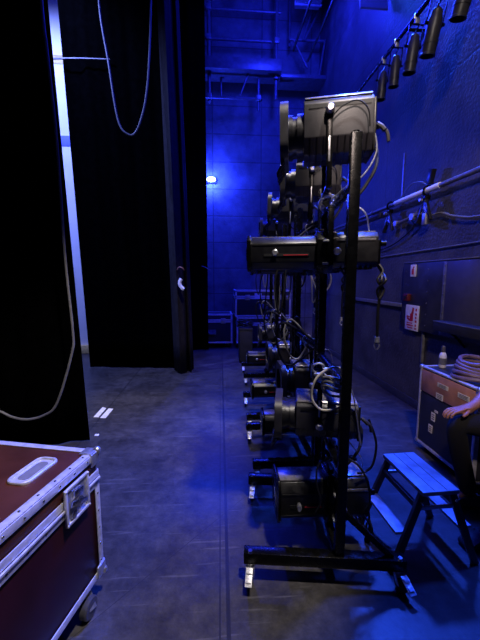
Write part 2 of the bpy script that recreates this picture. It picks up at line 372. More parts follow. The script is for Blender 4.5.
# ------------------------------------------------------------------ flight case, left foreground
def lcase():
    # local axes: x = along the top back edge towards the left, y = along the long edge towards the camera, corner at origin
    t = thing('flight_case', 'large maroon flight case with aluminium edges in the left foreground', 'case', (-.575, 1.56, 0), R(180 - 14))
    # after rotation local +x -> left, local +y -> towards the camera
    W, Ln, Zb, Zl, Zt = .85, 1.15, .135, .635, .775
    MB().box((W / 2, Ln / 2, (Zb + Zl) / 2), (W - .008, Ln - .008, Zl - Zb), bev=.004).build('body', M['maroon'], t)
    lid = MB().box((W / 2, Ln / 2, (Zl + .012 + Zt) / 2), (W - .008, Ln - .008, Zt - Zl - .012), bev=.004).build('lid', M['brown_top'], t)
    e = .034; th = .005
    def L_edge(mb, p0, p1, n1, n2):
        p0 = V(p0); p1 = V(p1); n1 = V(n1); n2 = V(n2)   # angle profile on the two faces meeting at an edge (n1, n2 outward)
        mb.bar(p0 - n2 * e / 2 + n1 * th / 2, p1 - n2 * e / 2 + n1 * th / 2, *( (th, e) if abs(n2.z) > .5 else (e, th) if abs(n1.z) > .5 else (th, e)))
    mb = MB()
    xs = (0, W); ys = (0, Ln)
    for y in ys:   # top edges along x
        s = -1 if y == 0 else 1
        mb.box((W / 2, y - s * e / 2, Zt + th / 2), (W, e, th), bev=.0015); mb.box((W / 2, y + s * th / 2, Zt - e / 2), (W, th, e), bev=.0015)
        mb.box((W / 2, y + s * th / 2, Zl + .012 + e / 2), (W, th, e), bev=.0015)
    for x in xs:
        s = -1 if x == 0 else 1
        mb.box((x - s * e / 2, Ln / 2, Zt + th / 2), (e, Ln, th), bev=.0015); mb.box((x + s * th / 2, Ln / 2, Zt - e / 2), (th, Ln, e), bev=.0015)
        mb.box((x + s * th / 2, Ln / 2, Zl + .012 + e / 2), (th, Ln, e), bev=.0015)
    mb.build('lid_edging', M['alu'], lid)
    mb = MB()
    for y in ys:
        s = -1 if y == 0 else 1
        mb.box((W / 2, y + s * th / 2, Zl - e / 2), (W, th, e), bev=.0015); mb.box((W / 2, y + s * th / 2, Zb + e / 2), (W, th, e), bev=.0015)
        mb.box((W / 2, y + s * (th + .004), Zl + .004), (W, .008, .012), bev=.002)
    for x in xs:
        s = -1 if x == 0 else 1
        mb.box((x + s * th / 2, Ln / 2, Zl - e / 2), (th, Ln, e), bev=.0015); mb.box((x + s * th / 2, Ln / 2, Zb + e / 2), (th, Ln, e), bev=.0015)
        mb.box((x + s * (th + .004), Ln / 2, Zl + .004), (.008, Ln, .012), bev=.002)
    for x in xs:
        for y in ys:
            sx = -1 if x == 0 else 1; sy = -1 if y == 0 else 1
            mb.box((x + sx * th / 2, y - sy * e / 2, (Zb + Zl) / 2), (th, e, Zl - Zb), bev=.0015)
            mb.box((x - sx * e / 2, y + sy * th / 2, (Zb + Zl) / 2), (e, th, Zl - Zb), bev=.0015)
    mb.build('edging', M['alu'], t)
    # rivets along the visible edges
    mb = MB()
    for k in range(12):
        y = .08 + k * .09
        mb.ball((-th, y, Zt - e / 2), .006, (.5, 1, 1), 8); mb.ball((-th, y, Zl - e / 2), .006, (.5, 1, 1), 8); mb.ball((e / 2, y, Zt + th), .006, (1, 1, .5), 8)
    for k in range(5):
        z = Zb + .07 + k * .09
        mb.ball((-th, e / 2, z), .006, (.5, 1, 1), 8)
    mb.build('rivets', M['chrome'], t)
    # ball corners
    for x in xs:
        for y in ys:
            sx = -1 if x == 0 else 1; sy = -1 if y == 0 else 1
            for z, s, par in ((Zt, 1, lid), (Zb, -1, t)):
                c = MB(); q = .062
                c.box((x - sx * (q / 2 - .006), y - sy * (q / 2 - .006), z + s * .004), (q, q, .01), bev=.003)
                c.box((x + sx * .006, y - sy * (q / 2 - .006), z - s * (q / 2 - .004)), (.01, q, q), bev=.003)
                c.box((x - sx * (q / 2 - .006), y + sy * .006, z - s * (q / 2 - .004)), (q, .01, q), bev=.003)
                c.ball((x + sx * .001, y + sy * .001, z), .019)
                c.build('corner', M['steel'], par)
    # butterfly latches on the facing side
    for y0 in (.175, .86):
        la = MB(); zc = Zl + .012
        la.box((-.010, y0, zc), (.007, .155, .165), bev=.003)
        la.build('latch_dish', M['steel'], t)
        rim = MB()
        for s in (-1, 1):
            rim.box((-.016, y0 + s * .072, zc), (.010, .014, .165), bev=.003); rim.box((-.016, y0, zc + s * .077), (.010, .155, .014), bev=.003)
        for a in (-1, 1):
            for b in (-1, 1): rim.ball((-.021, y0 + a * .072, zc + b * .077), .006, (.6, 1, 1), 8)
        rim.build('latch_rim', M['alu'], t)
        wing = MB()
        wing.cyl((-.012, y0, zc - .012), (-.028, y0, zc - .012), .024)
        wing.bar((-.024, y0 - .05, zc - .03), (-.024, y0 + .05, zc + .006), .010, .024, .003)
        wing.box((-.020, y0, zc + .036), (.014, .06, .03), (.15, 0, 0), bev=.004)
        wing.box((-.018, y0 + .03, zc - .05), (.01, .03, .03), (.4, 0, 0), bev=.003)
        wing.build('latch_wing', M['chrome'], t)
    # oblong label dish on the lid
    d = MB(); cx, cy = .165, .205
    def rr(w, h, r, k=6):
        out = []
        for (sx, sy, a0) in ((1, 1, 0), (-1, 1, 90), (-1, -1, 180), (1, -1, 270)):
            for i in range(k + 1):
                a = R(a0 + 90 * i / k); out.append((sx * (w / 2 - r) + r * math.cos(a), sy * (h / 2 - r) + r * math.sin(a)))
        return out
    d.prism(rr(.105, .20, .032), lambda u, v: (cx + u, cy + v, Zt - .001), lambda u, v: (cx + u, cy + v, Zt + .003))
    dish = d.build('label_dish', M['alu'], lid)
    d = MB(); pts = [(cx + u, cy + v, Zt + .005) for u, v in rr(.093, .188, .028)]
    d.tube(pts, .007, n=8, sub=1, closed=True); d.build('dish_rim', M['alu'], dish)
    d = MB(); d.prism(rr(.05, .135, .018), lambda u, v: (cx + u, cy + v, Zt + .0028), lambda u, v: (cx + u, cy + v, Zt + .0045)); d.build('dish_label', M['cable_grey'], dish)
    # castors
    for x in (.055, W - .10):
        for y in (.10, Ln - .10):
            ox = -.05 if x < .1 else 0
            c = MB(); c.box((x, y, Zb - .006), (.10, .10, .012), bev=.003)
            for s in (-1, 1): c.bar((x + s * .026, y, Zb - .012), (x + ox + s * .026, y + .025, .045), .005, .045, .002, up=(0, 1, 0))
            f = c.build('caster', M['steel'], t)
            w = MB(); w.lathe([(.0, -.02), (.044, -.02), (.05, -.013), (.05, .013), (.044, .02), (0, .02)], (x + ox, y + .025, .05), (x + ox + 1, y + .025, .05), 24); w.build('wheel', M['caster_grey'], f)
    return t
lcase()

# ------------------------------------------------------------------ rolling lamp racks
RW, RL, RH, PX = .84, .68, 2.25, .08
RAILS = (2.02, 1.08, .62)
def make_rack():
    t = thing('lamp_rack', '', 'rack', (0, 0, 0))
    for y in (0, RL):
        b = MB().box((0, y, .135), (RW, .06, .065), bev=.006); b.build('base_bar', M['black_steel'], t)
        p = MB().box((PX, y, (RH + .165) / 2), (.05, .04, RH - .165), bev=.005)
        p.cyl((PX, y, RH - .002), (PX, y, RH + .006), .016); p.build('post', M['black_steel'], t)
        br = MB(); br.bar((PX + .02, y, .40), (PX + .27, y, .165), .022, .03, .003); br.build('brace', M['black_steel'], t)
        for s in (-1, 1): MB().cyl((s * (RW / 2 - .035), y - .02, .168), (s * (RW / 2 - .035), y - .02, .180), .015, .011, 10).build('bolt', M['chrome'], t)
    MB().box((PX, RL / 2, .135), (.04, RL - .06, .05), bev=.004).build('bottom_rail', M['black_steel'], t)
    for z in RAILS:
        MB().cyl((PX, .02, z), (PX, RL - .02, z), .024, n=18).build('rail', M['black_steel'], t)
    for sx in (-1, 1):
        for y in (0, RL):
            x = sx * (RW / 2 - .035)
            c = MB(); c.cyl((x, y, .104), (x, y, .082), .024); a = R(18 if sx > 0 else -4)
            rm = Matrix.Rotation(a, 3, 'Z')
            def loc(px, py, pz): return V((x, y, 0)) + rm @ V((px, py, pz))
            for s in (-1, 1): c.bar(loc(s * .021, 0, .088), loc(s * .021, -.03, .035), .004, .04, .001, up=(0, 1, 0))
            c.bar(loc(-.024, -.012, .082), loc(.024, -.012, .082), .04, .006)
            f = c.build('caster', M['steel'], t)
            w = MB(); w.lathe([(.0, -.014), (.035, -.014), (.04, -.009), (.04, .009), (.035, .014), (0, .014)], loc(0, -.03, .041), loc(1, -.03, .041), 20); w.build('wheel', M['rubber'], f)
            p = MB(); q0 = loc(0, -.04, .095); q1 = loc(0, -.115, .055)
            p.bar(q0, q1, .036, .008, .002); p.bar(loc(0, -.055, .094), loc(0, -.07, .086), .03, .012, .002); p.bar(loc(0, -.085, .078), loc(0, -.105, .068), .028, .010, .002)
            p.build('brake_pedal', M['pedal'], f)
    return t
RACKS = [((.562, 1.535), R(-8), 'nearest black rolling rack of stage lamps, white brake pedals in front'),
         ((.715, 2.45), R(-1), 'second black lamp rack, directly behind the nearest one'),
         ((.755, 3.36), R(-2), 'third black lamp rack along the aisle, between second and farthest racks'),
         ((.86, 4.87), R(-2), 'farthest black lamp rack, closest to the back wall cases')]
rack0 = make_rack(); index_kids()
racks = []
for i, ((x, y), a, lab) in enumerate(RACKS):
    o = rack0 if i == 0 else copy_tree(rack0)
    o.location = (x, y, 0); o.rotation_euler = (0, 0, a); tag(o, lab, 'rack', 'rolling lamp racks along the aisle'); racks.append(o)
def rackpt(i, lx, ly, lz):
    (x, y), a, _ = RACKS[i]; v = Matrix.Rotation(a, 3, 'Z') @ V((lx, ly, lz)); return V((x + v.x, y + v.y, v.z))

# ------------------------------------------------------------------ stage lamps on the racks
def clamp_mb(mb, x, y, z, s):
    """hook clamp around a rail (along y) centred at x, z ; s = +1 body above the rail, -1 body below"""
    mb.tube([(x + .03, y, z - s * .012), (x + .024, y, z - s * .028), (x, y, z - s * .036), (x - .03, y, z - s * .018), (x - .034, y, z + s * .012), (x - .012, y, z + s * .036), (x, y, z + s * .05)], .008, n=8, sub=4)
    mb.box((x, y, z + s * .046), (.05, .035, .022), bev=.004)
    mb.cyl((x + .025, y, z), (x + .07, y, z), .007, n=8); mb.box((x + .075, y, z), (.01, .035, .012), bev=.003)

def make_fresnel(hung=False):
    t = thing('fresnel_lamp', '', 'stage lamp')
    w, h = .125, .14
    sec = [(-w, -h * .35), (-w * .72, -h * .86), (-w * .3, -h), (w * .3, -h), (w * .72, -h * .86), (w, -h * .35), (w, h * .80), (w * .82, h), (-w * .82, h), (-w, h * .80)]
    b = MB(); b.prism(sec, lambda u, v: (-.155, u, v), lambda u, v: (.185, u, v), bev=.006)
    body = b.build('body', M['grey_body'], t)
    b = MB()
    for k in range(9):
        x = -.13 + k * .035
        b.prism([(p[0] * 1.03, p[1] * 1.03) for p in sec[0:6]], lambda u, v: (x, u, v - .002), lambda u, v: (x + .007, u, v - .002))
    b.build('cooling_fins', M['black_body'], body)
    for s in (-1, 1): MB().box((.02, s * (w + .001), h * .69), (.30, .003, .018)).build('vent_slot', M['dark_slot'], body)
    b = MB(); b.prism([(-w * .9, h), (w * .9, h), (w * .8, h + .014), (-w * .8, h + .014)], lambda u, v: (-.15, u, v), lambda u, v: (.18, u, v), bev=.003)
    b.build('top_plate', M['plate'], body)
    b = MB(); b.box((.192, 0, 0), (.014, w * 1.75, h * 1.8), bev=.006); b.box((.2, 0, -.05), (.01, .12, .06), bev=.004); b.build('rear_panel', M['black_body'], body)
    b = MB(); b.lathe([(.06, -.15), (.115, -.15), (.115, -.19), (.102, -.19), (.102, -.212), (.112, -.212), (.112, -.235), (.095, -.235), (.09, -.16), (.06, -.155)], (0, 0, .0), (1, 0, 0), 32)
    b.build('lens_barrel', M['black_body'], t)
    b = MB(); b.lathe([(0, -.215), (.05, -.211), (.09, -.2), (.09, -.19), (0, -.19)], (0, 0, 0), (1, 0, 0), 32); b.build('lens', M['glass'], t)
    # square hood plate with a round hole and flaps
    b = MB(); n = 32; o1 = []; o2 = []; i1 = []; i2 = []
    for k in range(n):
        a = 2 * math.pi * k / n; c, s_ = math.cos(a), math.sin(a); q = .152 / max(abs(c), abs(s_)); q = min(q, .178)
        for lst, rr_, x in ((o1, q, -.276), (o2, q, -.234), (i1, .1, -.276), (i2, .1, -.234)):
            lst.append(b.bm.verts.new((x, rr_ * c, rr_ * s_)))
    for k in range(n):
        k2 = (k + 1) % n
        b.bm.faces.new((o1[k], o1[k2], i1[k2], i1[k])); b.bm.faces.new((o2[k], o2[k2], i2[k2], i2[k]))
        b.bm.faces.new((o1[k], o1[k2], o2[k2], o2[k])); b.bm.faces.new((i1[k], i1[k2], i2[k2], i2[k]))
    hood = b.build('hood_plate', M['grey_body'], t)
    b = MB()
    b.box((-.275, 0, -.178), (.005, .24, .075), (0, R(32), 0), bev=.002)
    b.build('hood_flap', M['black_steel'], hood)
    # yoke, downwards
    b = MB(); yw = w + .022; yx = -.03; sg = 1 if hung else -1; yb = sg * .30; yp = .0 if hung else .06
    for s in (-1, 1):
        b.bar((yx, s * yw, yp - sg * .01), (yx, s * yw, yb), .028, .008, .002, up=(0, s, 0))
        b.cyl((yx, s * (yw + .005), yp), (yx, s * (yw - .02), yp), .024, n=16)
    b.box((yx, 0, yb), (.034, 2 * yw + .008, .010), bev=.002)
    b.build('yoke', M['black_steel'], t)
    b = MB(); b.bar((yx - .001, -yw - .006, sg * .18), (yx - .001, -yw - .006, sg * .06), .010, .003, .001, up=(0, 1, 0)); b.build('yoke_scale', M['steel'], t)
    for s in (-1, 1):
        b = MB(); b.lathe([(0, .0), (.017, .0), (.021, .008), (.021, .03), (.014, .038), (0, .038)], (yx, s * (yw + .004), yp), (yx, s * (yw + 1), yp), 16)
        b.build('tilt_knob', M['steel'], t)
    b = MB(); clamp_mb(b, yx, 0, yb + sg * .055, -sg); b.build('clamp', M['steel'], t)
    b = MB(); b.tube([(.2, -.03, .0), (.235, -.05, .005), (.262, -.06, -.03), (.27, -.06, -.075)], .009, n=8); b.tube([(.215, -.05, .02), (.235, -.06, .0), (.25, -.065, -.02)], .012, n=8); b.build('rear_handle', M['grey_body'], t)
    b = MB(); b.tube([(.2, .02, -.05), (.23, .0, -.10), (.21, -.06, -.2), (.16, -.08, -.29), (.10, -.09, -.38), (.06, -.09, -.55)], .009, n=8)
    b.tube([(-.02, -.15, .03), (.03, -.15, .075), (.10, -.15, .095), (.15, -.15, .05), (.16, -.15, -.03)], .0035, n=6); b.build('power_cable', M['cable_black'], t)
    b = MB(); b.tube([(.19, -.1, -.02), (.2, -.12, -.14), (.14, -.14, sg * .25), (.06, -.13, sg * .30), (-.01, -.08, sg * .35)], .004, n=6); b.build('safety_cable', M['steel'], t)
    return t

def make_profile():
    t = thing('profile_lamp', '', 'stage lamp')
    def oct_(w, h, c): return [(-w, -h + c), (-w + c, -h), (w - c, -h), (w, -h + c), (w, h - c), (w - c, h), (-w + c, h), (-w, h - c)]
    b = MB(); b.prism(oct_(.105, .085, .035), lambda u, v: (-.335, u, v), lambda u, v: (.03, u, v), bev=.004)
    tube = b.build('lens_tube', M['black_body'], t)
    b = MB(); b.prism(oct_(.115, .098, .03), lambda u, v: (-.352, u, v), lambda u, v: (-.33, u, v), bev=.004); b.build('front_frame', M['black_steel'], t)
    b = MB(); b.lathe([(0, -.358), (.05, -.362), (.072, -.355), (.072, -.35), (0, -.35)], (0, 0, 0), (1, 0, 0), 28); b.build('lens', M['glass'], t)
    b = MB(); b.box((-.155, 0, .087), (.36, .125, .008), bev=.003); b.build('top_cover', M['plate'], tube)
    b = MB()
    for s in (-1, 1):
        b.box((-.15, s * .106, .045), (.34, .003, .006)); b.box((-.14, s * .106, -.01), (.24, .004, .014))
    b.build('focus_slot', M['dark_slot'], tube)
    b = MB()
    for s in (-1, 1): b.box((-.09, s * .108, -.012), (.13, .003, .004))
    b.build('red_scale', M['red'], tube)
    for s in (-1, 1):
        for x in (-.20,):
            b = MB(); b.lathe([(0, 0), (.008, 0), (.008, .01), (.017, .012), (.017, .03), (.012, .034), (0, .034)], (x, s * .105, .0), (x, s * 1.105, .0), 16); b.build('focus_knob', M['steel'], t)
    b = MB(); b.prism(oct_(.125, .112, .045), lambda u, v: (.02, u, v), lambda u, v: (.105, u, v), bev=.005)
    b.box((.06, 0, .118), (.05, .10, .02), bev=.004); b.build('gate_ring', M['black_steel'], t)
    b = MB()
    for s in (-1, 1):
        for zz in (-.06, .055): b.box((.062, s * .137, zz), (.03, .026, .012), bev=.003)
    b.build('shutter_handles', M['steel'], t)
    b = MB(); b.prism(oct_(.11, .092, .028), lambda u, v: (.1, u, v + .01), lambda u, v: (.335, u, v + .01), bev=.005)
    hs = b.build('lamp_housing', M['black_body'], t)
    b = MB(); b.box((.22, 0, .104), (.215, .14, .010), bev=.003)
    for s in (-1, 1): b.box((.22, s * .111, .062), (.2, .004, .012), bev=.001)
    b.build('housing_top', M['plate'], hs)
    b = MB()
    for k in range(7): b.box((.15 + k * .026, 0, -.085), (.008, .19, .012))
    b.build('cooling_fins', M['black_steel'], hs)
    for s in (-1, 1):
        b = MB(); b.lathe([(0, 0), (.012, 0), (.019, .006), (.019, .026), (.013, .032), (0, .032)], (.118, s * .14, .0), (.118, s * 1.14, .0), 16); b.build('tilt_knob', M['steel'], t)
    b = MB(); yw = .142
    for s in (-1, 1): b.bar((.085, s * yw, -.02), (.085, s * yw, .22), .03, .008, .002, up=(0, s, 0))
    b.box((.085, 0, .222), (.036, 2 * yw + .008, .010), bev=.002); b.build('yoke', M['black_steel'], t)
    b = MB(); clamp_mb(b, .085, 0, .28, -1); b.build('clamp', M['steel'], t)
    b = MB(); b.box((.345, 0, .0), (.024, .15, .13), bev=.006); b.cyl((.35, -.09, .04), (.375, -.09, .04), .014, n=12); b.build('rear_cap', M['black_steel'], hs)
    b = MB()
    for k in range(3):
        o = .016 * k
        b.tube([(.35, -.03 + o, -.05), (.378, -.05 + o, -.10), (.35 + o, -.06 - o, -.15), (.385 - o, -.055, -.20), (.365, -.06 + o * .4, -.25)], .007, n=6)
    b.tube([(.365, -.055, -.25), (.36, -.055, -.33), (.362, -.055, -.46)], .008, n=8)
    c = b.build('power_cable', M['cable_black'], t)
    b = MB(); b.cyl((.362, -.055, -.46), (.362, -.055, -.49), .012, .015, 12); b.tube([(.362, -.055, -.49), (.375, -.055, -.51), (.362, -.055, -.53), (.349, -.055, -.51)], .005, n=6, closed=True); b.build('plug', M['steel'], c)
    b = MB(); b.tube([(.3, -.05, .1), (.26, -.10, .2), (.17, -.06, .27), (.10, -.03, .31)], .004, n=6); b.build('safety_cable', M['steel'], t)
    return t

fres = make_fresnel(); fresh_hung = make_fresnel(True); prof = make_profile(); index_kids()
FRESH = {'f': True, 'p': True, 'h': True}
def place(kind, i, lx, ly, z, lab, dr=0.0, grp='stage lamps on the racks', tilt=0.0, sc_=(1, 1, 1)):
    src = {'f': fres, 'p': prof, 'h': fresh_hung}[kind]
    o = src if FRESH[kind] else copy_tree(src)
    FRESH[kind] = False
    o.location = rackpt(i, lx, ly, z); o.rotation_euler = (0, tilt, RACKS[i][1] + dr)
    o.scale = sc_; tag(o, lab, 'stage lamp', grp); return o
YF = RL * .46
place('f', 0, .04, YF, RAILS[0] + .345, 'large grey fresnel lamp standing on top of the nearest rack', R(-6), tilt=R(-1.0))
place('f', 1, .11, YF, RAILS[0] + .355, 'grey fresnel lamp standing on top of the second rack', R(-13))
place('f', 2, .11, YF, RAILS[0] + .340, 'small-looking grey fresnel lamp on top of the third rack', R(-11), tilt=R(2))
place('f', 3, .11, YF, RAILS[0] + .355, 'fresnel lamp on top of the farthest rack, mostly hidden behind the others')
place('p', 0, -.06, YF, RAILS[0] - .28, 'long black profile spotlight with red scale under the top rail of the nearest rack', R(-3), tilt=R(-.5))
place('p', 1, -.005, YF, RAILS[0] - .28, 'profile spotlight under the top rail of the second rack')
place('p', 2, -.005, YF, RAILS[0] - .28, 'profile spotlight under the top rail of the third rack')

place('h', 0, .03, YF, RAILS[1] - .355 * .8, 'fresnel lamp with a large hood hung at knee height on the nearest rack', R(-5), sc_=(1, 1, .8))
place('h', 1, .11, YF, RAILS[1] - .355, 'fresnel lamp hung from the middle rail of the second rack')
place('h', 2, .11, YF, RAILS[1] - .355, 'fresnel lamp hung from the middle rail of the third rack')
place('h', 3, .11, YF, RAILS[1] - .355, 'fresnel lamp hung from the middle rail of the farthest rack')
place('p', 0, .03, YF, RAILS[2] - .315, 'boxy profile spotlight hung just above the floor in the nearest rack', R(6), sc_=(.78, 1.1, 1.35))
place('p', 1, .04, YF, RAILS[2] - .28, 'profile spotlight hung just above the floor in the second rack', R(-2))
place('p', 2, .0, YF, RAILS[2] - .28, 'profile spotlight hung just above the floor in the third rack', R(3))
place('p', 3, .0, YF, RAILS[2] - .28, 'profile spotlight hung just above the floor in the farthest rack')

# loose cables and straps draped on the rack rails
CG = 'spare cables hung on the racks'
def rack_cable(i, pts, r, m, lab, n=6):
    return tag(MB().tube([rackpt(i, *p) for p in pts], r, n=n).build('cable', M[m]), lab, 'cable', CG)
rack_cable(0, [(.10, .10, 1.13), (.03, .08, 1.15), (-.05, .06, 1.10), (-.075, .06, 1.0), (-.03, .05, .935), (.05, .05, .94), (.09, .06, .965)], .006, 'cable_pale', 'pale cable curving in a half loop beside the nearest post at mid height')
for k in range(3):
    rack_cable(0, [(.10, .06 + .012 * k, 1.105 - .03 * k), (.06, .04, 1.10 - .03 * k), (.0, .045, 1.11 - .022 * k), (-.02, .08, 1.085 - .02 * k), (.03, .11, 1.05 - .03 * k), (.10, .09, 1.03 - .02 * k)], .007, 'cable_grey', ['topmost', 'middle', 'lowest'][k] + ' of three grey cable turns wound on the middle rail of the nearest rack')
rack_cable(0, [(.12, .16, .62), (.19, .12, .60), (.24, .10, .52), (.26, .1, .40), (.23, .1, .33), (.27, .12, .25), (.29, .12, .18)], .006, 'cable_black', 'black cable dangling behind the nearest post near the floor')
rack_cable(0, [(.30, .30, .78), (.335, .26, .66), (.31, .22, .55), (.27, .22, .50), (.22, .2, .50)], .007, 'cable_black', 'black cable drooping behind the knee high fresnel lamp')
rack_cable(0, [(.06, .12, .64), (-.02, .10, .60), (-.03, .09, .5), (-.005, .09, .4), (-.03, .10, .32)], .005, 'cable_black', 'black cable hanging left of the nearest post near the floor')
names = ['nearest', 'second', 'third', 'farthest']
for i in (1, 2, 3):
    for k in range(5):
        x0 = -.22 + .12 * k + random.uniform(-.03, .03); y0 = random.uniform(.05, .6); z0 = RAILS[0] - .02; dz = random.uniform(.45, .8)
        how = ['leftmost', 'second from the left', 'central', 'second from the right', 'rightmost'][k]
        rack_cable(i, [(PX, y0, z0 + .03), (PX + (x0 - PX) * .5, y0, z0 - .1), (x0, y0, z0 - dz * .55), (x0 + .03, y0 + .02, z0 - dz), (x0 + .06, y0, z0 - dz * .8), (PX + (x0 - PX) * .7, y0 + .03, z0 - .2)], .007, ['cable_black', 'cable_grey', 'cable_black', 'steel', 'cable_grey'][k],
                   how + ' hanging cable loop on the top rail of the ' + names[i] + ' rack')
    for k in range(3):
        x0 = -.12 + .1 * k; y0 = .08 + .2 * k; zz = RAILS[1] + .12
        rack_cable(i, [(PX, y0, RAILS[1] + .03), (x0 - .05, y0, zz + .06), (x0 - .11, y0, zz - .05), (x0 - .06, y0 + .02, RAILS[1] - .12), (x0 + .02, y0, RAILS[1] - .16), (PX, y0, RAILS[1] - .03)], .009, ['cable_black', 'cable_grey', 'cable_black'][k],
                   ['left', 'middle', 'right'][k] + ' cable coil on the middle rail of the ' + names[i] + ' rack')

# ------------------------------------------------------------------ right wall : pipe, hanging par lamps, clamps
t = thing('wall_pipe', 'blue grey pipe rail running along the right side wall with a pale sleeve', 'pipe', (2.40, 0, 2.585))
MB().cyl((0, 1.0, 0), (0, 8.15, -.005), .026, n=18).build('tube', M['pipe'], t)
MB().cyl((0, 3.46, 0), (0, 4.33, 0), .033, n=18).build('sleeve', M['pale_sleeve'], t)
for y in (2.2, 4.95, 7.2):
    b = MB(); b.cyl((0.02, y, 0), (.09, y, 0), .014); b.box((.092, y, 0), (.012, .09, .14), bev=.003); b.lathe([(.03, -.02), (.035, -.02), (.035, .02), (.03, .02)], (0, y, 0), (0, y + 1, 0), 16)
    b.build('bracket', M['pipe'], t)
def hook(name, label, y, z):
    t = thing(name, label, 'clamp', (2.40, y, z))
    b = MB(); b.tube([(0, 0, -.06), (-.035, 0, -.04), (-.045, 0, 0), (-.02, 0, .042), (.02, 0, .042), (.045, 0, 0)], .012, n=8); b.box((0, 0, -.075), (.06, .05, .05), bev=.006); b.build('jaw', M['black_steel'], t)
    b = MB(); b.box((-.01, 0, -.17), (.02, .05, .16), (0, .1, .1), bev=.004); b.box((.0, .09, -.24), (.05, .035, .22), (.35, .1, 0), bev=.006); b.box((-.02, -.07, -.22), (.03, .03, .26), (-.4, 0, 0), bev=.005); b.build('jaw_arms', M['black_body'], t)
    b = MB(); b.cyl((-.01, .0, -.19), (-.01, -.09, -.27), .022, .018, 12); b.cyl((-.04, .02, -.1), (-.075, .02, -.1), .016, n=10); b.build('wing_bolt', M['steel'], t)
    return t
hook('pipe_clamp', 'black hook clamp at the far end of the pale sleeve on the wall pipe', 4.46, 2.585)
hook('pipe_clamp', 'black hook clamp near the middle of the pale sleeve on the wall pipe', 3.68, 2.585)
b = MB(); b.box((2.42, 3.66, 2.73), (.05, .07, .16), (.3, 0, 0), bev=.006); tag(b.build('clamp_handle', M['black_body']), 'small black handle standing up above the pale sleeve', 'handle')
t = thing('hanging_hook', 'grey metal arm with knuckles hung sideways under the wall pipe', 'hook', (2.40, 4.1, 2.32))
MB().tube([(0, .34, .03), (0, .2, .0), (0, .0, .01), (0, -.3, .03), (0, -.45, .0)], .02).build('arm', M['pipe'], t)
MB().cyl((-.03, -.18, .02), (.03, -.18, .02), .04).build('knuckle', M['steel'], t)
MB().cyl((-.03, .18, 0), (.03, .18, 0), .036).build('knuckle', M['steel'], t)
MB().box((0, -.42, -.03), (.05, .07, .16), bev=.008).build('end_block', M['steel'], t)
CW = 'cables along the right wall'
tag(MB().tube([(2.44, 3.7, 2.30), (2.45, 3.5, 2.31), (2.45, 3.3, 2.24), (2.45, 3.0, 2.18), (2.45, 2.6, 2.2), (2.45, 2.0, 2.35)], .011).build('cable', M['cable_grey']), 'pale cable running off to the right below the wall pipe', 'cable', CW)
tag(MB().tube([(2.46, 4.1, 2.36), (2.46, 4.0, 2.24), (2.46, 4.4, 2.08), (2.46, 4.9, 2.02), (2.46, 5.3, 2.05), (2.46, 5.8, 2.2), (2.46, 6.4, 2.3)], .009).build('cable', M['cable_black']), 'thin dark cable sagging along the wall below the pipe', 'cable', CW)
tag(MB().tube([(2.43, 4.3, 2.62), (2.43, 4.05, 2.75), (2.43, 3.8, 2.70), (2.43, 3.7, 2.55), (2.43, 3.9, 2.4), (2.43, 4.1, 2.32)], .008).build('cable', M['cable_grey']), 'grey cable looping over the pale sleeve', 'cable', CW)

t = thing('overhead_pipe', 'high pipe along the right wall carrying the row of par lamps', 'pipe', (2.25, 0, 4.47))
MB().cyl((0, 1.0, 0), (0, 6.5, 0), .024, n=16).build('tube', M['black_steel'], t)
for y in (1.6, 4.05, 6.2):
    b = MB(); b.cyl((0, y, 0), (.24, y, 0), .016); b.box((.24, y, 0), (.012, .1, .14), bev=.003); b.build('bracket', M['black_steel'], t)
def make_par():
    t = thing('par_lamp', '', 'par lamp')
    b = MB(); b.lathe([(0, .06), (.03, .06), (.05, .04), (.055, .0), (.066, -.03), (.066, -.20), (.07, -.20), (.07, -.225), (.066, -.225), (.066, -.30), (.07, -.305), (.07, -.32), (.062, -.32), (.06, -.1), (0, -.1)], (0, 0, 0), (0, 0, 1), 28); b.build('body', M['grey_body'], t)
    b = MB(); b.lathe([(0, -.15), (.04, -.158), (.06, -.15), (.06, -.14), (0, -.14)], (0, 0, 0), (0, 0, 1), 24); b.build('lens', M['glass'], t)
    b = MB()
    for s in (-1, 1): b.bar((s * .08, 0, -.08), (s * .08, 0, .15), .022, .005, .001, up=(s, 0, 0)); b.cyl((s * .066, 0, -.06), (s * .1, 0, -.06), .014, n=12)
    b.box((0, 0, .152), (.17, .024, .006), bev=.001); b.build('yoke', M['black_steel'], t)
    b = MB(); b.box((0, 0, .185), (.05, .035, .06), bev=.005); b.tube([(-.03, 0, .20), (-.036, 0, .235), (0, 0, .262), (.034, 0, .24)], .009, n=8); b.build('clamp', M['steel'], t)
    b = MB(); b.tube([(0, .02, .06), (.03, .05, .12), (.06, .08, .2), (.02, .12, .255)], .008, n=6); b.build('power_cable', M['cable_black'], t)
    return t
par0 = make_par(); index_kids()
for i, (y, s, rx, ry) in enumerate([(3.05, 1.0, .25, .1), (3.5, 1.06, .22, .06), (3.87, 1, .12, .05), (4.25, .9, .1, .0), (4.56, .9, .06, .03)]):
    o = par0 if i == 0 else copy_tree(par0)
    o.location = (2.25, y, 4.47 - .235 * s); o.rotation_euler = (rx, ry, 0); o.scale = (s, s, s)
    tag(o, ['par lamp on the high wall pipe cut by the right edge of the photo', 'large par lamp on the high wall pipe, second from the right', 'middle par lamp of the five on the high wall pipe', 'par lamp on the high wall pipe, second from the far end of the row', 'farthest par lamp of the row on the high wall pipe'][i], 'par lamp', 'par lamps on the high wall pipe')

